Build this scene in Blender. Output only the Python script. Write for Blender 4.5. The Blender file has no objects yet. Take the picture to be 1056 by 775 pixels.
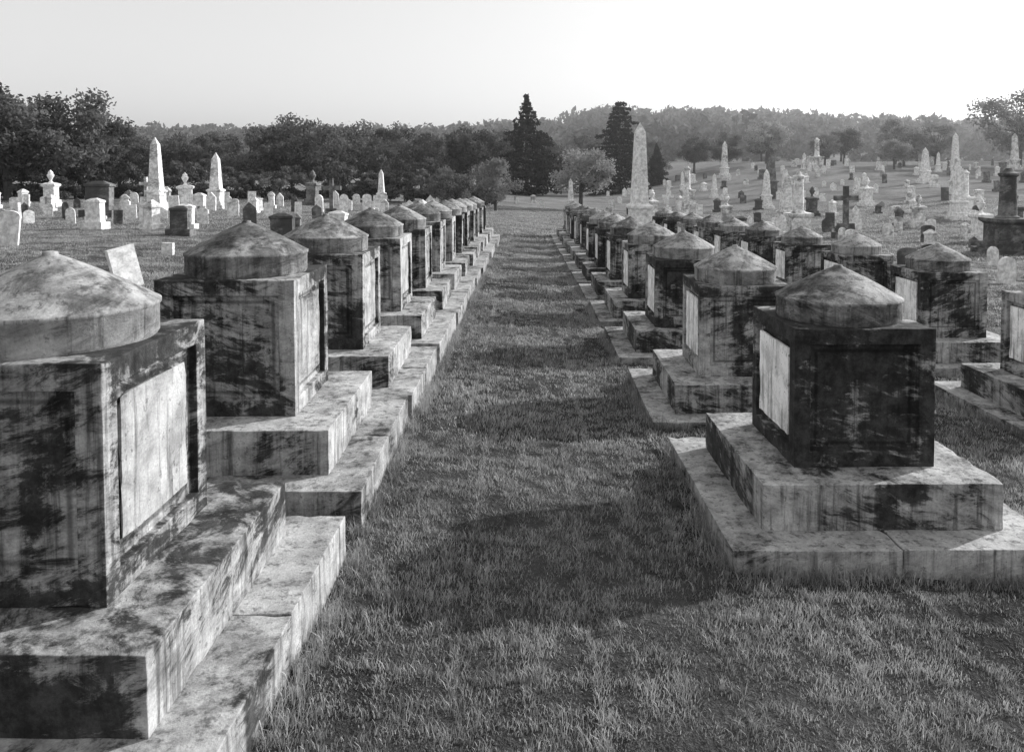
import bpy, bmesh, math, random
import numpy as np
from mathutils import Vector, noise, Matrix
W=1.4; EYE=2.2
rng=np.random.default_rng(7); random.seed(7)
sc=bpy.context.scene
col=sc.collection
def link(o,parent=None):
    col.objects.link(o)
    if parent is not None: o.parent=parent
    return o
# ---------------------------------------------------------------- terrain
LU=[-80,-8,-4,-1.3,-.65,.78,3.3,6,12,80]; LD=[1.35,1.35,1.36,1.42,1.455,1.575,1.73,1.85,2.0,2.0]
DV=[-50,4.2,5.5,10,20,30,45,80,120,200]; DD=[0,0,.065,.14,.40,.5,.45,.1,-.3,-.6]
def sstep(a,b,x):
    t=np.clip((x-a)/(b-a),0,1); return t*t*(3-2*t)
def drop(v): return np.interp(v,DV,DD)
def gz(x,y):
    x=np.asarray(x,float); y=np.asarray(y,float)
    u=x/W; v=y/W
    D=np.interp(u,LU,LD)
    k=1-.55*sstep(3,10,-u)
    D=D+drop(v)*k
    D=D-sstep(22,85,v)*3.2*sstep(3,26,u)
    z=EYE-D*W
    z=z+sstep(170,430,y)*(15+3*np.sin(x*.011+1)+2*np.sin(x*.027))
    z=z+.012*np.sin(x*3.1+y*1.7)+.012*np.sin(y*2.3-x*1.1+2)+.008*np.sin(x*7.1)*np.sin(y*6.3)
    return z
# ---------------------------------------------------------------- nodes helper
class NT:
    def __init__(s,name):
        s.m=bpy.data.materials.new(name); s.m.use_nodes=True; s.t=s.m.node_tree; s.t.nodes.clear()
        s.out=s.t.nodes.new('ShaderNodeOutputMaterial')
    def n(s,typ,ins=None,**kw):
        nd=s.t.nodes.new(typ)
        for k,v in kw.items(): setattr(nd,k,v)
        if ins:
            for k,v in ins.items():
                sk=nd.inputs[k]
                if isinstance(v,bpy.types.NodeSocket): s.t.links.new(v,sk)
                else: sk.default_value=v
        return nd
    def math(s,op,a,b=0.0,c=None,clamp=False):
        nd=s.n('ShaderNodeMath',operation=op,use_clamp=clamp)
        for i,v in enumerate([a,b] if c is None else [a,b,c]):
            if isinstance(v,bpy.types.NodeSocket): s.t.links.new(v,nd.inputs[i])
            else: nd.inputs[i].default_value=v
        return nd.outputs[0]
    def mixf(s,f,a,b):
        nd=s.n('ShaderNodeMix',data_type='FLOAT')
        for i,v in zip((0,2,3),(f,a,b)):
            if isinstance(v,bpy.types.NodeSocket): s.t.links.new(v,nd.inputs[i])
            else: nd.inputs[i].default_value=v
        return nd.outputs[0]
    def smooth(s,v,a,b):
        nd=s.n('ShaderNodeMapRange',{'Value':v,'From Min':a,'From Max':b},interpolation_type='SMOOTHSTEP')
        return nd.outputs[0]
    def noise(s,vec,scale,detail=5,rough=.55,dist=0,vs=None):
        if vs: vec=s.n('ShaderNodeVectorMath',{0:vec,1:vs},operation='MULTIPLY').outputs[0]
        return s.n('ShaderNodeTexNoise',{'Vector':vec,'Scale':scale,'Detail':detail,'Roughness':rough,'Distortion':dist}).outputs['Fac']
    def objvec(s):
        tc=s.n('ShaderNodeTexCoord').outputs['Object']
        r=s.n('ShaderNodeObjectInfo').outputs['Random']
        c=s.n('ShaderNodeCombineXYZ',{0:s.math('MULTIPLY',r,37.),1:s.math('MULTIPLY',r,91.),2:s.math('MULTIPLY',r,53.)}).outputs[0]
        return s.n('ShaderNodeVectorMath',{0:tc,1:c},operation='ADD').outputs[0], r
    def grey(s,v):
        return s.n('ShaderNodeCombineColor',{0:v,1:v,2:v}).outputs[0]
C=.6266*W; HC=.62*W; PL=1.02*W; PH=.2*W; BL=1.37*W; BT=.30*W

def stone(name,light,dark,thr,soft=.03,topadj=0.0,faceadj=0.012,bump=.5,rand=.07,frame=False,simple=False):
    t=NT(name); v,r=t.objvec()
    rot=t.n('ShaderNodeVectorRotate',{'Vector':v,'Axis':(.5,.8,0),'Angle':.3}).outputs[0]
    A=t.noise(v,1.8,2,.5,.2)
    B=t.noise(rot,4.4,9,.78,.5,(1,1,3.0))
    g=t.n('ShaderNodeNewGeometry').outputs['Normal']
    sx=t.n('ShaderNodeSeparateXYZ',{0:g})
    if simple: s=t.math('ADD',t.math('MULTIPLY',A,.5),t.math('MULTIPLY',B,.5))
    else:
        Cc=t.noise(v,4.6,4,.65,0.1,(2.4,2.4,.2))
        s=t.math('ADD',t.math('MULTIPLY',A,.34),t.math('MULTIPLY',B,.47))
        s=t.math('ADD',s,t.math('MULTIPLY',Cc,.19))
    s=t.math('ADD',s,t.math('MULTIPLY',sx.outputs[1],-faceadj))  # facing terms: weathering, plus sun side and shaded front put into the tone
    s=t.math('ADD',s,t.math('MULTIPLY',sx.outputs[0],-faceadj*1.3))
    s=t.math('ADD',s,t.math('MULTIPLY',sx.outputs[2],topadj))  # sunlit tops of plinth and base painted lighter by thinning the stain
    s=t.math('ADD',s,t.math('MULTIPLY',t.math('SUBTRACT',r,.5),rand))
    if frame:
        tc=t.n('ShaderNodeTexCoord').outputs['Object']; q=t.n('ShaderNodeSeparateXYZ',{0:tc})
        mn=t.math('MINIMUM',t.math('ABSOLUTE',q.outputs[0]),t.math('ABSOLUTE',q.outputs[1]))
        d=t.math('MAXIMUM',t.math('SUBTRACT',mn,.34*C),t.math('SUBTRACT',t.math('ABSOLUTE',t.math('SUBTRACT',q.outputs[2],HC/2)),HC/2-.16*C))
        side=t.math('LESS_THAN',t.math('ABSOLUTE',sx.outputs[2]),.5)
        ln=t.math('MULTIPLY',t.math('SUBTRACT',1.,t.smooth(t.math('ABSOLUTE',t.math('ADD',d,.004)),.003,.018)),side)  # recess shading painted in as a dark line round the panel
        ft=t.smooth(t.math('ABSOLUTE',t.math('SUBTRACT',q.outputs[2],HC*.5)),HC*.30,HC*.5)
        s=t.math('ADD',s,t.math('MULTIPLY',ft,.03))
        # stain mask is raised a little inside the recess
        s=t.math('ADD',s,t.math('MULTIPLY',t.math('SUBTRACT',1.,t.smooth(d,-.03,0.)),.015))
    m=t.smooth(s,thr-soft,thr+soft)
    wide=t.smooth(s,thr-.13,thr+.04)
    F=t.noise(v,85,2,.65)
    G=t.noise(v,6,6,.68,.2)
    lt=t.mixf(t.smooth(G,.3,.7),light*.62,light*1.24)
    lt=t.math('MULTIPLY',lt,t.mixf(wide,1.12,.45))
    lt=t.math('MULTIPLY',lt,t.mixf(F,.68,1.32))
    if not simple:
        speck=t.smooth(t.noise(v,24,4,.7),.58,.68)
        lt=t.math('MULTIPLY',lt,t.mixf(speck,1,.5))
        st=t.smooth(t.noise(v,7,5,.7,.05,(2.6,2.6,.16)),.49,.67)
        lt=t.math('MULTIPLY',lt,t.mixf(st,1.05,.38))
        dk=t.mixf(t.smooth(t.noise(v,10,5,.72),.35,.7),dark*.4,dark*3.4)
    else: dk=t.mixf(G,dark*.5,dark*2)
    dk=t.math('MULTIPLY',dk,t.mixf(F,.6,1.4))
    c=t.mixf(t.math('MULTIPLY',m,.93),lt,dk)
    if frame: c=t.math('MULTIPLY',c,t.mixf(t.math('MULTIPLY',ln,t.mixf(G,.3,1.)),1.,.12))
    h=t.math('ADD',t.math('ADD',t.math('MULTIPLY',B,.7),t.math('MULTIPLY',F,.15)),t.math('MULTIPLY',G,.4))
    b=t.n('ShaderNodeBump',{'Height':h,'Strength':bump,'Distance':.03})
    p=t.n('ShaderNodeBsdfPrincipled',{'Base Color':t.grey(c),'Roughness':.85,'Normal':b.outputs[0]})
    p.inputs['Specular IOR Level'].default_value=.25
    t.t.links.new(p.outputs[0],t.out.inputs[0]); return t.m
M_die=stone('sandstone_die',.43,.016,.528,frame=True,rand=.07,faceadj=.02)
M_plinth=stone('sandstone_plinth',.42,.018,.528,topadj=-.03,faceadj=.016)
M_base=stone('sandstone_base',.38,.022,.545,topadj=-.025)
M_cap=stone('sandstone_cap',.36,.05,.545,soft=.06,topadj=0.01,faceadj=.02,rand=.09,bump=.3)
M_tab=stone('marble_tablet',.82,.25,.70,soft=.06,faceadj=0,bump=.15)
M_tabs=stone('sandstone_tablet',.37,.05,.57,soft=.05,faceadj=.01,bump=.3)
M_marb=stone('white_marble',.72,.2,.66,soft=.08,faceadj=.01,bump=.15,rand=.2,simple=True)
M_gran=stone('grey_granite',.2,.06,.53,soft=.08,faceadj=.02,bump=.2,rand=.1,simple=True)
# ---------------------------------------------------------------- mesh helpers
def chip(bm,hx,hy,z0,z1,amp,seed):
    for v in bm.verts:
        p=v.co.copy(); q=p*2.3+Vector((seed*7.3,seed*3.1,seed))
        d=noise.noise_vector(q)*amp
        k=(abs(abs(p.x)-hx)<.004)+(abs(abs(p.y)-hy)<.004)+(abs(p.z-z1)<.004)+(abs(p.z-z0)<.004)
        v.co+=d
        if k>=2:
            n2=noise.noise(p*9+Vector((seed*5,1,2)))
            n3=noise.noise(p*23+Vector((seed*5,1,2)))
            a=max(0,n2-.02)*.010+max(0,n3-.15)*.018
            v.co.x-=a*(p.x/hx); v.co.y-=a*(p.y/hy)
            v.co.z-=a*(1 if p.z>(z0+z1)/2 else -1)
def finish(bm,name,mat,bev=.006,smooth=False):
    me=bpy.data.meshes.new(name); bm.normal_update(); bm.to_mesh(me); bm.free()
    me.materials.append(mat)
    if smooth: me.polygons.foreach_set('use_smooth',[True]*len(me.polygons))
    return me
def addbev(o,w=.004):
    b=o.modifiers.new('bevel','BEVEL'); b.width=w; b.segments=2; b.limit_method='ANGLE'; b.angle_limit=math.radians(50)
def box_me(name,hx,hy,z0,z1,mat,seed,amp=.003,step=.06):
    bm=bmesh.new()
    xs=np.linspace(-hx,hx,max(2,int(2*hx/step)+1)); ys=np.linspace(-hy,hy,max(2,int(2*hy/step)+1)); zs=np.linspace(z0,z1,max(2,int((z1-z0)/step)+1))
    cache={}
    def V(x,y,z):
        k=(round(x,5),round(y,5),round(z,5))
        if k not in cache: cache[k]=bm.verts.new((x,y,z))
        return cache[k]
    def sheet(A,B,f,flip):
        for i in range(len(A)-1):
            for j in range(len(B)-1):
                q=[f(A[i],B[j]),f(A[i+1],B[j]),f(A[i+1],B[j+1]),f(A[i],B[j+1])]
                if flip:q=q[::-1]
                bm.faces.new(q)
    sheet(xs,ys,lambda a,b:V(a,b,z1),False); sheet(xs,ys,lambda a,b:V(a,b,z0),True)
    sheet(xs,zs,lambda a,b:V(a,-hy,b),False); sheet(xs,zs,lambda a,b:V(a,hy,b),True)
    sheet(ys,zs,lambda a,b:V(hx,a,b),False); sheet(ys,zs,lambda a,b:V(-hx,a,b),True)
    chip(bm,hx,hy,z0,z1,amp,seed)
    return finish(bm,name,mat)
def die_me(seed):
    bm=bmesh.new(); bmesh.ops.create_cube(bm,size=1)
    for v in bm.verts: v.co=Vector((v.co.x*C,v.co.y*C,(v.co.z+.5)*HC))
    bm.normal_update()
    side=[f for f in bm.faces if abs(f.normal.z)<.5]
    bmesh.ops.inset_individual(bm,faces=side,thickness=.16*C,depth=0)
    bmesh.ops.inset_individual(bm,faces=side,thickness=.005,depth=-.036)
    bmesh.ops.subdivide_edges(bm,edges=bm.edges[:],cuts=7,use_grid_fill=True)
    chip(bm,C/2,C/2,0,HC,.002,seed)
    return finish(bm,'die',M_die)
def cap_me(seed):
    R=.283*W; dh=.10*W; ch=.15*W
    prof=[(R-.012,-.02),(R-.006,.004),(R,.012),(R,dh-.02),(R+.007,dh-.014),(R+.008,dh),(R-.001,dh+.004)]
    for k in range(1,15):
        t=k/15.; prof.append(((R-.003)*(1-t)+.03*t, dh+.005+(ch-.02)*(t+.045*math.sin(t*math.pi))))
    prof+=[(.03,dh+ch-.014),(.028,dh+ch-.004),(.012,dh+ch)]
    bm=bmesh.new(); N=96; rings=[]
    for r,z in prof: rings.append([bm.verts.new((r*math.cos(6.2832*i/N),r*math.sin(6.2832*i/N),z)) for i in range(N)])
    for a,b in zip(rings,rings[1:]):
        for i in range(N): bm.faces.new((a[i],a[(i+1)%N],b[(i+1)%N],b[i]))
    bm.faces.new(rings[-1])
    for v in bm.verts:
        q=v.co*4+Vector((seed*9,0,seed)); v.co+=noise.noise_vector(q)*.0022+noise.noise_vector(q*5)*.001
    me=finish(bm,'cap',M_cap,smooth=True)
    return me
dies=[die_me(s) for s in range(3)]; caps=[cap_me(s) for s in range(3)]
plinths=[box_me('plinth',PL/2,PL/2,0,PH,M_plinth,s+10) for s in range(3)]
slab_full=[box_me('base_slab',BL/4-.003,BL/2,-BT,.004,M_base,s+20,.004) for s in range(4)]
slab_half=[box_me('base_slab',BL/4-.003,BL/4-.003,-BT,.004,M_base,s+30,.004) for s in range(4)]
tabs=[box_me('inscription_tablet',.012,.335*C,.175*C,HC-.175*C,M_tab,s+40,.002) for s in range(2)]
tabs2=[box_me('inscription_tablet',.008,.315*C,.185*C,HC-.185*C,M_tabs,s+44,.002) for s in range(2)]
cnt=0
def cenotaph(u,vfront,Dp,tabside):
    """u centre (W units), vfront = front of die, Dp = depth of plinth bottom below eye"""
    global cnt
    vc=vfront+.3133
    e=bpy.data.objects.new('cenotaph',None); link(e)
    jr=lambda a:random.uniform(-a,a)
    e.location=(u*W+jr(.012),vc*W+jr(.02),EYE-(Dp+drop(vc))*W+jr(.012)); e.rotation_euler=(jr(.006),jr(.006),jr(.014))
    e.empty_display_size=.3
    i=cnt%3; cnt+=1
    def add(nm,me,loc,rz=0,bev=True,tilt=0):
        o=bpy.data.objects.new(nm,me); link(o,e); o.location=loc; o.rotation_euler=(jr(tilt),jr(tilt),rz+jr(tilt))
        if bev: addbev(o)
        return o
    k=random.choice([0,1,2])
    for sx in (-1,1):
        if (k+sx)%2==0:
            add('base_slab',random.choice(slab_full),(sx*BL/4,0,jr(.003)),tilt=.003)
        else:
            for sy in (-1,1): add('base_slab',random.choice(slab_half),(sx*BL/4,sy*BL/4,jr(.003)),tilt=.004)
    rot=lambda:random.choice([0,1,2,3])*math.pi/2
    add('plinth',plinths[i],(0,0,-.004),rot(),tilt=.002)
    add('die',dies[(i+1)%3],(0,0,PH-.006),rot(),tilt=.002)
    c=add('cap',caps[i],(0,0,PH+HC-.004),random.uniform(0,6),bev=False)
    add('inscription_tablet',(tabs if tabside<0 else tabs2)[cnt%2],(tabside*(C/2-.0185-(.011 if tabside>0 else 0)),0,PH),0 ,tilt=.002)
for n in range(13): cenotaph(-1.36,1.95+1.57*n,1.295,1)
for n in range(12): cenotaph(1.51,3.44+1.88*n,1.515,-1)
for n in range(10): cenotaph(4.03,5.5+1.88*n,1.66,-1)
# ---------------------------------------------------------------- ground
def axis(lim,fine,step,g):
    a=[0.]; s=step
    while a[-1]<lim:
        a.append(a[-1]+s)
        if a[-1]>fine: s*=g
    return np.array(a)
ax=axis(1500,9,.18,1.06); xs=np.concatenate([-ax[:0:-1],ax])
ay=axis(2500,28,.18,1.05); ys=np.concatenate([-axis(60,4,.3,1.2)[:0:-1],ay])
X,Y=np.meshgrid(xs,ys); Z=gz(X,Y)
nx,ny=len(xs),len(ys)
idx=np.arange(nx*ny).reshape(ny,nx)
F=np.stack([idx[:-1,:-1],idx[:-1,1:],idx[1:,1:],idx[1:,:-1]],-1).reshape(-1,4)
def fastmesh(name,V,F,mats,matidx=None,smooth=False):
    me=bpy.data.meshes.new(name)
    V=np.asarray(V,np.float32).reshape(-1,3); F=np.asarray(F,np.int32)
    me.vertices.add(len(V)); me.vertices.foreach_set('co',V.ravel())
    k=F.shape[1]
    me.loops.add(F.size); me.loops.foreach_set('vertex_index',F.ravel())
    me.polygons.add(len(F)); me.polygons.foreach_set('loop_start',np.arange(0,F.size,k,dtype=np.int32))
    if matidx is not None: me.polygons.foreach_set('material_index',np.asarray(matidx,np.int32))
    if smooth: me.polygons.foreach_set('use_smooth',np.ones(len(F),bool))
    for m in mats: me.materials.append(m)
    me.update(calc_edges=True); me.validate(); return me
t=NT('lawn_ground')
gp=t.n('ShaderNodeNewGeometry').outputs['Position']
a=t.noise(gp,.35,4,.6); b=t.noise(gp,3,5,.7); c=t.noise(gp,40,3,.7)
val=t.math('ADD',t.math('ADD',t.math('MULTIPLY',a,.5),t.math('MULTIPLY',b,.37)),t.math('MULTIPLY',c,.37))
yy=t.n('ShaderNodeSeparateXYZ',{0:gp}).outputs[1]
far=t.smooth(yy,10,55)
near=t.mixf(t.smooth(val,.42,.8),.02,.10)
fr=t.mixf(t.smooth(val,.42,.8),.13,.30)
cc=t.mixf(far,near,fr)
bp=t.n('ShaderNodeBump',{'Height':t.math('ADD',c,t.math('MULTIPLY',b,2.)),'Strength':.8,'Distance':.05})
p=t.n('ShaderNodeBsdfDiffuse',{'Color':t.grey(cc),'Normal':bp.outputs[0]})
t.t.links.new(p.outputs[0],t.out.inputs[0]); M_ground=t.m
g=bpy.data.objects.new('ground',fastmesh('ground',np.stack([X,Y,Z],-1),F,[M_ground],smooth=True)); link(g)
# ---------------------------------------------------------------- grass
t=NT('grass_blade')
gn=t.n('ShaderNodeNewGeometry'); gp=gn.outputs['Position']; isl=gn.outputs['Random Per Island']
a=t.noise(gp,.9,3,.65); b=t.noise(gp,7,3,.65)
v=t.math('ADD',t.math('MULTIPLY',t.smooth(a,.32,.66),.45),t.math('MULTIPLY',isl,.55))
c=t.mixf(t.math('MULTIPLY',v,t.math('SUBTRACT',t.math('MULTIPLY',b,2.4),.2)),.07,.56)
dry=t.smooth(isl,.88,.92); c=t.mixf(dry,c,.6)
d1=t.n('ShaderNodeBsdfPrincipled',{'Base Color':t.grey(c),'Roughness':.45})
d1.inputs['Specular IOR Level'].default_value=.4
d2=t.n('ShaderNodeBsdfTranslucent',{'Color':t.grey(c)})
mx=t.n('ShaderNodeMixShader',{0:.38,1:d1.outputs[0],2:d2.outputs[0]})
t.t.links.new(mx.outputs[0],t.out.inputs[0]); M_grass=t.m
def blades(bx,by,h,w,r):
    n=len(bx); th=r.uniform(0,6.283,n); lean=r.uniform(.1,1.1,n)*h; ww=w*r.uniform(.6,1.3,n)
    dx,dy=np.cos(th),np.sin(th); ph=th+math.pi/2+r.uniform(-.6,.6,n); px,py=np.cos(ph)*ww/2,np.sin(ph)*ww/2
    V=np.zeros((n,6,3))
    for i,(l,hh,s) in enumerate(((0,-.1,1),(.4,.65,.85),(1.,.97,.15))):
        cx,cy=bx+dx*lean*l,by+dy*lean*l
        V[:,2*i]=np.stack([cx-px*s,cy-py*s,h*hh],-1); V[:,2*i+1]=np.stack([cx+px*s,cy+py*s,h*hh],-1)
    k=np.arange(n)[:,None]*6
    Fq=np.concatenate([k+np.array([[0,1,3,2]]),k+np.array([[2,3,5,4]])],0)
    return fastmesh('grass_tuft',V,Fq,[M_grass])
def tile(size,dens,h0,h1,w,seed):
    r=np.random.default_rng(seed); n=int(dens*size*size)
    x=r.uniform(-.53,.53,n)*size; y=r.uniform(-.53,.53,n)*size
    f=8 if size<1.5 else 3
    nz=np.array([noise.noise(Vector((a_*f+seed*9,b_*f,seed))) for a_,b_ in zip(x,y)]) 
    h=r.uniform(h0,h1,n)*(1+1.0*nz); keep=r.random(n)<.8+.8*nz
    x,y,h=x[keep],y[keep],np.maximum(h[keep],h0*.6)
    return blades(x,y,h,w,r)
grass=bpy.data.objects.new('grass',None); link(grass)
def instancer(P,ang,size,tmesh,nm,facescale=False,scale=None):
    n=len(P); V=np.zeros((n,4,3)); s=(size if scale is None else scale)*.5*1.4142
    for k in range(4):
        X_=P[:,0]+s*np.cos(ang+math.pi/4+k*math.pi/2); Y_=P[:,1]+s*np.sin(ang+math.pi/4+k*math.pi/2)
        V[:,k,0]=X_; V[:,k,1]=Y_; V[:,k,2]=gz(X_,Y_)-.004
    o=bpy.data.objects.new(nm,fastmesh(nm,V,np.arange(n*4).reshape(n,4),[M_grass])); link(o,grass)
    o.instance_type='FACES'; o.use_instance_faces_scale=facescale; o.show_instancer_for_render=False; o.show_instancer_for_viewport=False
    c=bpy.data.objects.new('turf',tmesh); link(c,o)
def tiles(y0,y1,size,dens,h0,h1,w,nv,seed,xr=.72):
    T=[]
    for j in range(int(round((y1-y0)/size))):
        y=y0+(j+.5)*size; m=int((xr*(y+size)+1.2)/size)+1
        for i in range(-m,m+1): T.append((i*size,y))
    T=np.array(T); q=rng.integers(0,nv,len(T)); a=rng.integers(0,4,len(T))*math.pi/2
    for k in range(nv):
        if (q==k).any(): instancer(T[q==k],a[q==k],size,tile(size,dens,h0,h1,w,seed+k),'grass_patch')
tiles(1.4,6.2,.6,13000,.010,.036,.0031,6,100)
tiles(6.2,14.2,1.0,4800,.013,.040,.0052,5,200)
tiles(14.2,30.2,2.0,1400,.022,.050,.0098,3,300)
tiles(30.2,62.2,4.0,380,.03,.07,.02,3,400)
E=[]
for u,v0,dv,n in ((-1.36,1.95,1.57,9),(1.51,3.44,1.88,8),(4.03,5.5,1.88,5)):
    for k in range(n):
        cx,cy=u*W,(v0+.3133+dv*k)*W; h=BL/2+.015
        for _ in range(170):
            s=rng.uniform(-h,h); q=rng.integers(0,3); j=abs(rng.normal(0,.03))
            E.append([(cx-h-j,cy+s),(cx+h+j,cy+s),(cx+s,cy-h-j)][q])
E=np.array(E); r=np.random.default_rng(5)
em=blades(r.normal(0,.03,26)*20,r.normal(0,.03,26)*20,r.uniform(.03,.10,26)*20,.0032*20,r)
instancer(E,rng.uniform(0,6.28,len(E)),.05,em,'grass_edge_tufts',True,rng.uniform(.4,1.35,len(E))*.05)
# ---------------------------------------------------------------- headstones & monuments
def extr(poly,th,mat,name):
    bm=bmesh.new()
    a=[bm.verts.new((x,-th/2,z)) for x,z in poly]; b=[bm.verts.new((x,th/2,z)) for x,z in poly]
    bm.faces.new(a); bm.faces.new(b[::-1]); n=len(poly)
    for i in range(n): bm.faces.new((a[(i+1)%n],a[i],b[i],b[(i+1)%n]))
    return bm
def stackbm(secs,bm=None):
    bm=bm or bmesh.new(); rings=[]
    for hx,hy,z in secs: rings.append([bm.verts.new(p) for p in ((-hx,-hy,z),(hx,-hy,z),(hx,hy,z),(-hx,hy,z))])
    for a,b in zip(rings,rings[1:]):
        for i in range(4): bm.faces.new((a[i],a[(i+1)%4],b[(i+1)%4],b[i]))
    bm.faces.new(rings[-1]); bm.faces.new(rings[0][::-1]); return bm
def lathe(prof,bm=None,N=20,z0=0):
    bm=bm or bmesh.new(); rings=[]
    for r,z in prof: rings.append([bm.verts.new((r*math.cos(6.2832*i/N),r*math.sin(6.2832*i/N),z+z0)) for i in range(N)])
    for a,b in zip(rings,rings[1:]):
        for i in range(N): bm.faces.new((a[i],a[(i+1)%N],b[(i+1)%N],b[i]))
    bm.faces.new(rings[-1]); return bm
def arc(w,h,n=10,rise=None):
    rise=rise or w/2
    return [(w/2,-.2),(w/2,h-rise)]+[(w/2*math.cos(math.pi*i/n),h-rise+rise*math.sin(math.pi*i/n)) for i in range(1,n)]+[(-w/2,h-rise),(-w/2,-.2)]
HS=[]
def reg(bm,mat,name): HS.append(finish(bm,name,mat)); return HS[-1]
for mat in (M_marb,M_marb,M_gran):
    reg(extr(arc(.5,.9)[::-1],.09,mat,'x'),mat,'headstone')
    reg(extr(arc(.55,.85,8,.12)[::-1],.1,mat,'x'),mat,'headstone')
    reg(extr([(-.25,-.2),(-.25,.62),(0,.85),(.25,.62),(.25,-.2)],.1,mat,'x'),mat,'headstone')
    reg(stackbm([(.24,.06,-.2),(.24,.06,.8)]),mat,'headstone')
    bm=stackbm([(.42,.26,-.2),(.42,.26,.22)]); stackbm([(.3,.15,.222),(.3,.15,.85),(.33,.18,.87),(.33,.18,.93),(.1,.05,1.02)],bm); reg(bm,mat,'headstone')
    bm=stackbm([(.3,.3,-.2),(.3,.3,.2)]); stackbm([(.2,.2,.202),(.2,.2,.75),(.24,.24,.8),(.24,.24,.86),(.05,.05,1.05)],bm); reg(bm,mat,'headstone')
def obelisk(H,b,mat,ped=.28):
    p=H*ped
    bm=stackbm([(b*1.9,b*1.9,-.3),(b*1.9,b*1.9,p*.22)])
    stackbm([(b*1.5,b*1.5,p*.222),(b*1.5,b*1.5,p*.4),(b*1.4,b*1.4,p*.42)],bm)
    stackbm([(b*1.2,b*1.2,p*.42),(b*1.2,b*1.2,p*.86),(b*1.45,b*1.45,p*.92),(b*1.45,b*1.45,p*.97),(b*1.1,b*1.1,p*1.03)],bm)
    stackbm([(b,b,p*1.03),(b*.62,b*.62,H-b*1.3),(b*.02,b*.02,H)],bm)
    return finish(bm,'obelisk_monument',mat)
def urnmon(H,b,mat):
    p=H*.62
    bm=stackbm([(b*1.6,b*1.6,-.3),(b*1.6,b*1.6,p*.2)])
    stackbm([(b*1.3,b*1.3,p*.202),(b*1.3,b*1.3,p*.32)],bm)
    stackbm([(b,b,p*.32),(b,b,p*.86),(b*1.3,b*1.3,p*.93),(b*1.3,b*1.3,p),(b*.7,b*.7,p*1.06)],bm)
    h=H-p*1.06
    lathe([(b*.5,0),(b*.2,h*.15),(b*.25,h*.22),(b*.62,h*.5),(b*.66,h*.62),(b*.4,h*.72),(b*.5,h*.76),(b*.3,h*.88),(b*.06,h)],bm,16,p*1.06)
    return finish(bm,'urn_monument',mat)
def column(H,b,mat):
    p=H*.42
    bm=stackbm([(b*2.3,b*2.3,-.3),(b*2.3,b*2.3,p*.16)])
    stackbm([(b*1.9,b*1.9,p*.162),(b*1.9,b*1.9,p*.34)],bm)
    stackbm([(b*1.5,b*1.5,p*.34),(b*1.5,b*1.5,p*.84),(b*1.85,b*1.85,p*.92),(b*1.85,b*1.85,p)],bm)
    lathe([(b*1.1,0),(b*1.1,.06),(b*.85,.12),(b*.72,(H-p)*.82),(b*.95,(H-p)*.86),(b*.95,(H-p)*.9),(b*.5,(H-p)*.93),(b*.3,H-p)],bm,20,p)
    return finish(bm,'column_monument',mat)
def cross(H,mat):
    bm=stackbm([(.45,.3,-.3),(.45,.3,.3)]); stackbm([(.3,.2,.302),(.28,.18,.65)],bm)
    w=.09; s=H*.22
    pts=[(-w,.65),(w,.65),(w,H-s-w*1.2),(s,H-s-w*1.2),(s,H-s+w),(w,H-s+w),(w,H),(-w,H),(-w,H-s+w),(-s,H-s+w),(-s,H-s-w*1.2),(-w,H-s-w*1.2)]
    a=[bm.verts.new((x,-.08,z)) for x,z in pts]; b=[bm.verts.new((x,.08,z)) for x,z in pts]
    bm.faces.new(a); bm.faces.new(b[::-1])
    for i in range(12): bm.faces.new((a[(i+1)%12],a[i],b[i],b[(i+1)%12]))
    return finish(bm,'cross_monument',mat)
def place(nm,me,x,y,s=1,rz=0,tilt=.02,tx=None):
    o=bpy.data.objects.new(nm,me); link(o); o.location=(x,y,float(gz(x,y))); 
    o.scale=(s,s,s) if not isinstance(s,tuple) else s
    o.rotation_euler=(random.uniform(-tilt,tilt) if tx is None else tx[0],random.uniform(-tilt,tilt) if tx is None else tx[1],rz)
    return o
OB_a=obelisk(4.2,.32,M_marb); OB_b=obelisk(3.4,.3,M_marb,.35); OB_c=obelisk(5.4,.35,M_marb,.3); OB_d=obelisk(4.5,.38,M_gran,.35); OB_s=obelisk(2.4,.2,M_marb,.35)
UR=urnmon(2.2,.3,M_marb); UR2=urnmon(2.4,.33,M_gran); CO=column(3.6,.42,M_gran); CO2=column(3.4,.3,M_marb); CR=cross(2.1,M_gran); CR2=cross(1.9,M_marb)
place('obelisk_monument',OB_a,-21,45); place('obelisk_monument',OB_b,-18.6,47.5); place('urn_monument',UR,-20.2,47)
place('headstone',HS[16],-20.5,38,(1.9,1.6,1.75)); place('headstone',HS[16],-7.3,23.8,(1.1,1.,1.05)); place('cross_monument',CR,-9.3,38)
place('headstone',HS[3],-7.25,14.4,(1.,1,.92),.9,tx=(-.08,-.2)); place('headstone',HS[1],-14.6,22.2,(1,1,1.2),.2,tx=(0,.1))
place('headstone',HS[3],-9.3,20.5,(.6,1,.4)); 
place('headstone',HS[16],-11.8,27,(1,1,1)); 
place('obelisk_monument',OB_c,5.3,36.5,1,.12); place('obelisk_monument',OB_d,21.8,70); place('obelisk_monument',OB_b,14.9,45)
place('cross_monument',CR,16.3,40,1.3); place('column_monument',CO,20.2,33); place('column_monument',CO2,13.2,38); place('urn_monument',UR2,26,42)
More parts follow.
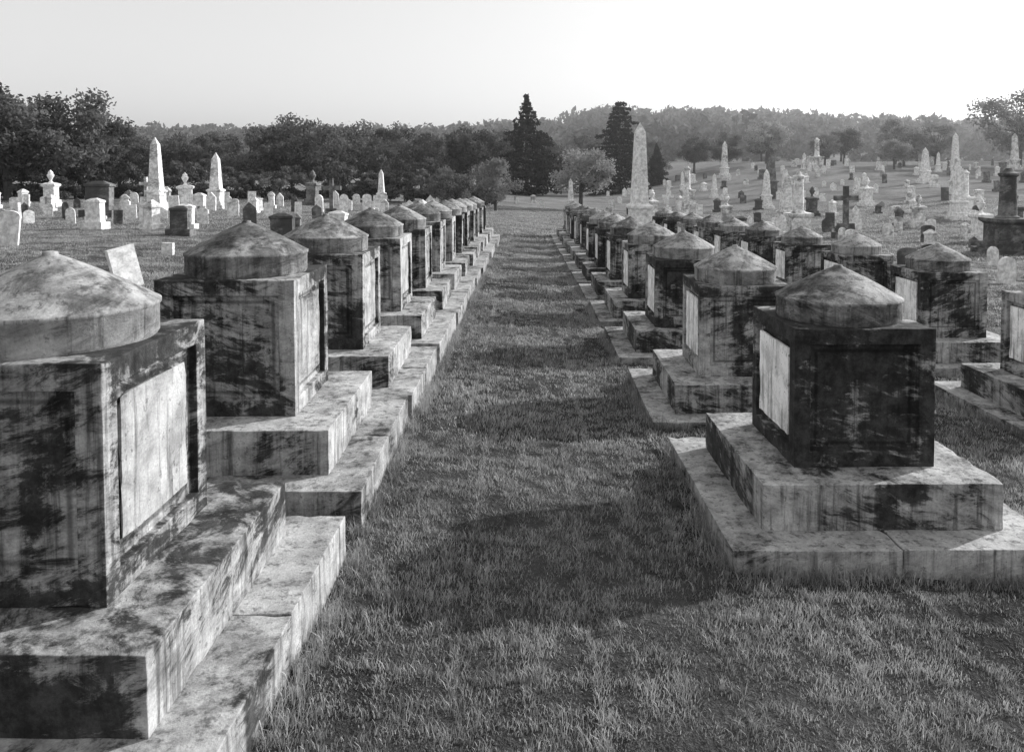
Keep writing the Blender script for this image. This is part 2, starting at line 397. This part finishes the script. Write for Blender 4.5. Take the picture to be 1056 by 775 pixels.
for x,y,m in ((49,90,OB_a),(46,88,OB_s),(57,92,OB_a),(62,90,OB_c),(34,92,CO2),(33,60,OB_s),(38,75,OB_b),(26,60,UR),(30,85,OB_s),(18,75,OB_s),(14,68,CO2),(24,95,OB_a),(41,62,CR2),(45,70,OB_s),(20,55,UR2),(10.5,58,CR2),(29,52,CO2),(31,47,OB_s),(12,80,OB_b),(52,80,OB_b),(3.5,60,OB_s),(-14,52,UR2),(-24,50,CR2),(-10,55,OB_s),(-30,50,UR),(22,38,UR),(27.5,50,OB_b),(36,66,OB_b),(17,85,OB_s),(9,44,OB_s),(8.4,52,UR),(12,47,UR),(17,49,OB_s),(23,46,UR),(19,62,OB_b)):
    place(m.name.split('.')[0],m,x,y,random.uniform(.85,1.1),random.uniform(-.2,.2))
def rows(x0,x1,y0,y1,dy,dx,prob,avoid=None,marb=.8):
    y=y0
    while y<y1:
        x=x0+random.uniform(0,dx)
        while x<x1:
            if random.random()<prob and not (avoid and avoid(x,y)):
                k=random.randrange(12) if random.random()<marb else 12+random.randrange(6)
                s=random.uniform(.7,1.15)
                place('headstone',HS[k],x,y+random.uniform(-.5,.5),(s,s,s*random.uniform(.75,1.25)),random.gauss(.05,.25),.05)
            x+=dx*random.uniform(.7,1.6)
        y+=dy*random.uniform(.85,1.2)
rows(-38,-4.2,30,55,2.9,1.5,.72,marb=.86)
rows(9.2,34,19,48,3.0,2.0,.58,lambda x,y:x>.66*y+4,.76)
rows(9,62,48,104,3.4,2.2,.58,lambda x,y:x>.72*y,.76)
rows(-4,8,42,74,4.0,2.6,.4,lambda x,y:abs(x-.4)<2.2 and y<60)
# ---------------------------------------------------------------- trees
def leafmat(name,a,b,tr=.3):
    t=NT(name); gp=t.n('ShaderNodeNewGeometry')
    r=t.n('ShaderNodeObjectInfo').outputs['Random']
    n1=t.noise(gp.outputs['Position'],.8,2,.6)
    c=t.mixf(t.math('ADD',t.math('MULTIPLY',t.smooth(n1,.3,.7),.6),t.math('MULTIPLY',gp.outputs['Random Per Island'],.4)),a,b)
    c=t.math('MULTIPLY',c,t.mixf(r,.75,1.3))
    d1=t.n('ShaderNodeBsdfDiffuse',{'Color':t.grey(c)}); d2=t.n('ShaderNodeBsdfTranslucent',{'Color':t.grey(c)})
    mx=t.n('ShaderNodeMixShader',{0:tr,1:d1.outputs[0],2:d2.outputs[0]}); t.t.links.new(mx.outputs[0],t.out.inputs[0]); return t.m
M_leaf=leafmat('tree_foliage',.035,.20,.38); M_leafp=leafmat('pale_foliage',.14,.36,.4); M_con=leafmat('conifer_foliage',.010,.045,.1); M_farl=leafmat('distant_foliage',.05,.20,.2)
t=NT('bark'); v,_=t.objvec(); nn=t.noise(v,6,4,.7,0,(3,3,.6)); p=t.n('ShaderNodeBsdfDiffuse',{'Color':t.grey(t.mixf(nn,.03,.14))}); t.t.links.new(p.outputs[0],t.out.inputs[0]); M_bark=t.m
def quads(P,size,r,flat=0):
    n=len(P); a=r.normal(size=(n,3)); a/=np.linalg.norm(a,axis=1)[:,None]; b=r.normal(size=(n,3)); b[:,2]*=(1-flat)
    b-=a*(a*b).sum(1)[:,None]; b/=np.linalg.norm(b,axis=1)[:,None]+1e-9
    s=(size*r.uniform(.6,1.4,n))[:,None]
    return np.stack([P-a*s*.7,P-b*s*.4,P+a*s*.7,P+b*s*.4],1)
def tube(p0,p1,r0,r1,n=6):
    p0,p1=np.array(p0,float),np.array(p1,float); d=p1-p0; d/=np.linalg.norm(d)+1e-9
    u=np.cross(d,[.3,.9,.1]); u/=np.linalg.norm(u); w=np.cross(d,u); q=[]
    for i in range(n):
        a0,a1=6.2832*i/n,6.2832*(i+1)/n
        o0=u*math.cos(a0)+w*math.sin(a0); o1=u*math.cos(a1)+w*math.sin(a1)
        q.append([p0+o0*r0,p0+o1*r0,p1+o1*r1,p1+o0*r1])
    return np.array(q)
def treemesh(name,wood,leaf,lm):
    wq=np.concatenate(wood); Q=np.concatenate([wq,leaf]); mi=np.r_[np.zeros(len(wq)),np.ones(len(leaf))]
    return fastmesh(name,Q.reshape(-1,3),np.arange(len(Q)*4).reshape(-1,4),[M_bark,lm],mi)
def deciduous(seed,h,cr,lm,ncl=38,nl=230,ls=.2,low=.18):
    r=np.random.default_rng(seed); wood=[]; lv=[]
    zc=h*(low+1)/2; hr=h*(1-low)/2
    top=np.array([r.normal(0,.1),r.normal(0,.1),h*.45]); wood.append(tube((0,0,-.3),top*.5,h*.032,h*.026,8)); wood.append(tube(top*.5,top,h*.026,h*.018,8))
    for i in range(ncl):
        d=r.normal(size=3); d/=np.linalg.norm(d); q=r.uniform(.35,1)**.6
        c=np.array([d[0]*cr*q,d[1]*cr*q,zc+d[2]*hr*q*.88]); 
        if c[2]<zc: c[:2]*=.95
        rad=h*r.uniform(.07,.135)*(1.1-.25*q)
        if i<22:
            st=top*r.uniform(.55,1.0); mid=(st+c)/2+np.array([0,0,-.04*h]); wood.append(tube(st,mid,h*.011,h*.007,5)); wood.append(tube(mid,c,h*.007,h*.003,5))
        n=int(nl*r.uniform(.7,1.3)); e=r.normal(size=(n,3)); e/=np.linalg.norm(e,axis=1)[:,None]
        P=c+e*(rad*r.uniform(.45,1.15,n)[:,None])*np.array([1.25,1.25,.8])+r.normal(0,rad*.18,(n,3))
        lv.append(quads(P,np.full(n,ls),r))
    return treemesh('tree',wood,np.concatenate(lv),lm)
def conifer(seed,h,R,wh=26,droop=.25,powr=.8,low=.06):
    r=np.random.default_rng(seed); wood=[tube((0,0,-.3),(0,0,h*.97),h*.025,h*.004,8)]; lv=[]
    for k in range(wh):
        t=k/(wh-1.); z=h*(low+(1-low)*t*.985); rr=R*max(.03,(1-t))**powr*(.75+.25*min(1,t*6))*r.uniform(.75,1.2)
        nb=int(9-3*t); a0=r.uniform(0,6.28)
        for j in range(nb):
            a=a0+6.283*j/nb+r.normal(0,.2); L=rr*r.uniform(.55,1.25); d=np.array([math.cos(a),math.sin(a),0])
            tip=np.array([0,0,z])+d*L+np.array([0,0,-droop*L+.1*L]); wood.append(tube((0,0,z),tip,.03,.01,4))
            n=int(20+80*L/R); s=r.uniform(.12,1,n)**.6
            P=np.array([0,0,z])+(tip-np.array([0,0,z]))*s[:,None]
            side=np.array([-d[1],d[0],0]); P=P+side*(r.normal(0,.16*L,n)*(1.2-s*.6))[:,None]; P[:,2]+=r.normal(-.05,.10,n)
            lv.append(quads(P,np.full(n,h*.022),r,.5))
    return treemesh('conifer',wood,np.concatenate(lv),M_con)
D=[deciduous(i+1,8,[3.6,3.2,4.0,3.0,3.5][i],M_leaf,low=[.12,.2,.1,.15,.08][i]) for i in range(5)]
DP=[deciduous(i+20,8,3.3,M_leafp,ncl=36,nl=200,low=.12) for i in range(3)]
SH=[deciduous(i+40,3,2.0,M_leaf,ncl=22,nl=160,ls=.15,low=.0) for i in range(2)]
def ptree(nm,me,x,y,s,sz=None,rz=None):
    o=bpy.data.objects.new(nm,me); link(o); o.location=(x,y,float(gz(x,y))-.1); o.scale=(s,s,sz or s); o.rotation_euler=(0,0,rz if rz is not None else random.uniform(0,6.28)); return o
for px,y,h in ((-40,62,9.5),(5,60,9.6),(48,62,9.6),(80,66,8.6),(120,76,6.4),(150,78,6.2),(180,76,6.4),(215,78,6.6),(250,74,6.4),(285,78,7.6),(318,76,8.6),(350,80,8.0),(378,68,5.9),(405,82,7.4),(432,80,6.8),(462,86,7.8),(490,84,7.4),(512,94,7.8),(570,98,7.0),(605,106,8),(-90,60,9),(-140,62,9)):
    ptree('deciduous_tree',random.choice(D),(px-538)/814*y,y,h/8*random.uniform(.95,1.1),h/8)
for i in range(30):
    px=-60+i*19+random.uniform(-6,6); y=random.uniform(58,68)
    ptree('shrub',random.choice(SH),(px-538)/814*y,y,random.uniform(.7,1.3))
ptree('conifer_tree',conifer(3,11.2,4.9,powr=.85),.2,88,1.0); ptree('conifer_tree',conifer(4,11.0,3.7,powr=.42,low=.04,wh=22),11.4,95,1.0)
ptree('conifer_tree',conifer(5,6,1.9,powr=.7),17,102,.9)
ptree('deciduous_tree',DP[0],-2.0,54,.48,.5); ptree('deciduous_tree',DP[1],4.4,62,.72,.7); ptree('deciduous_tree',D[2],-4.8,50,.42,.42)
for x,y,h,m in ((60,96,10.5,DP[0]),(66,92,11,DP[1]),(52,100,6,DP[2]),(47,98,5.5,DP[0]),(42,104,5,D[1]),(38,100,4.5,DP[2]),(33,108,6.5,DP[1]),(28,110,5,D[0]),(24,112,5.5,D[3]),(19,118,6,D[4]),(14,110,5.5,DP[2]),(43,92,4,DP[1]),(70,110,8,DP[2]),(56,118,7,DP[0]),(48,120,6,DP[1]),(36,120,5,D[2]),(62,125,6,DP[1])):  # pale leaves on many of these: distance haze put into the leaf colour
    ptree('deciduous_tree',m,x,y,h/8*1.05,h/8)
# distant forest
r=np.random.default_rng(77); qs=[]
N=2600; TX=r.uniform(-420,470,N); TY=r.uniform(190,450,N); TZ=gz(TX,TY)
for i in range(N):
    R=r.uniform(3.2,6); n=62
    e=r.normal(size=(n,3)); e/=np.linalg.norm(e,axis=1)[:,None]; e[:,1]=-abs(e[:,1])*r.choice([1,1,-.5],n)
    P=np.array([TX[i],TY[i],TZ[i]+R*.95])+e*R*r.uniform(.75,1.08,n)[:,None]*np.array([1,1,1.05])
    qs.append(quads(P,np.full(n,2.0),r))
Q=np.concatenate(qs); link(bpy.data.objects.new('distant_trees',fastmesh('distant_trees',Q.reshape(-1,3),np.arange(len(Q)*4).reshape(-1,4),[M_farl])))
# ---------------------------------------------------------------- haze (real scattering medium over the far ground)
bm=bmesh.new(); bmesh.ops.create_cube(bm,size=1)
t=NT('haze_air'); vs=t.n('ShaderNodeVolumeScatter',{'Color':(1,1,1,1),'Density':.0010,'Anisotropy':.72}); t.t.links.new(vs.outputs[0],t.out.inputs['Volume'])
o=bpy.data.objects.new('atmospheric_haze',finish(bm,'haze',t.m)); link(o); o.scale=(700,440,40); o.location=(0,250,12)
# ---------------------------------------------------------------- light
el=math.radians(24.5); az=math.radians(61)
S=Vector((math.sin(az)*math.cos(el),math.cos(az)*math.cos(el),math.sin(el)))
L=bpy.data.lights.new('sun','SUN'); L.energy=5.0; L.angle=math.radians(.5); L.color=(1,1,1)
lo=bpy.data.objects.new('sun',L); link(lo); lo.rotation_euler=(-S).to_track_quat('-Z','Y').to_euler(); lo.location=(20,10,20)
w=bpy.data.worlds.new('World'); sc.world=w; w.use_nodes=True; nt=w.node_tree; nt.nodes.clear()
sky=nt.nodes.new('ShaderNodeTexSky'); sky.sky_type='NISHITA'; sky.sun_disc=False; sky.sun_elevation=el; sky.sun_rotation=az; sky.dust_density=2.5; sky.air_density=1.2
bw=nt.nodes.new('ShaderNodeRGBToBW'); bg=nt.nodes.new('ShaderNodeBackground'); ow=nt.nodes.new('ShaderNodeOutputWorld')
pw=nt.nodes.new('ShaderNodeMath'); pw.operation='POWER'; pw.inputs[1].default_value=.52
ml=nt.nodes.new('ShaderNodeMath'); ml.operation='MULTIPLY'; ml.inputs[1].default_value=4.1
nt.links.new(sky.outputs[0],bw.inputs[0]); nt.links.new(bw.outputs[0],pw.inputs[0]); nt.links.new(pw.outputs[0],ml.inputs[0]); nt.links.new(ml.outputs[0],bg.inputs[0]); nt.links.new(bg.outputs[0],ow.inputs[0]); bg.inputs[1].default_value=.11
# ---------------------------------------------------------------- camera
cd=bpy.data.cameras.new('camera'); cam=bpy.data.objects.new('camera',cd); link(cam); sc.camera=cam
cam.location=(0,0,EYE); cam.rotation_euler=(math.radians(87.5),0,0); cd.lens=27.75; cd.sensor_width=36; cd.shift_x=-.0125; cd.shift_y=-.165; cd.clip_end=5000; cd.clip_start=.05
sc.view_settings.view_transform='Standard'; sc.view_settings.look='None'; sc.view_settings.exposure=0
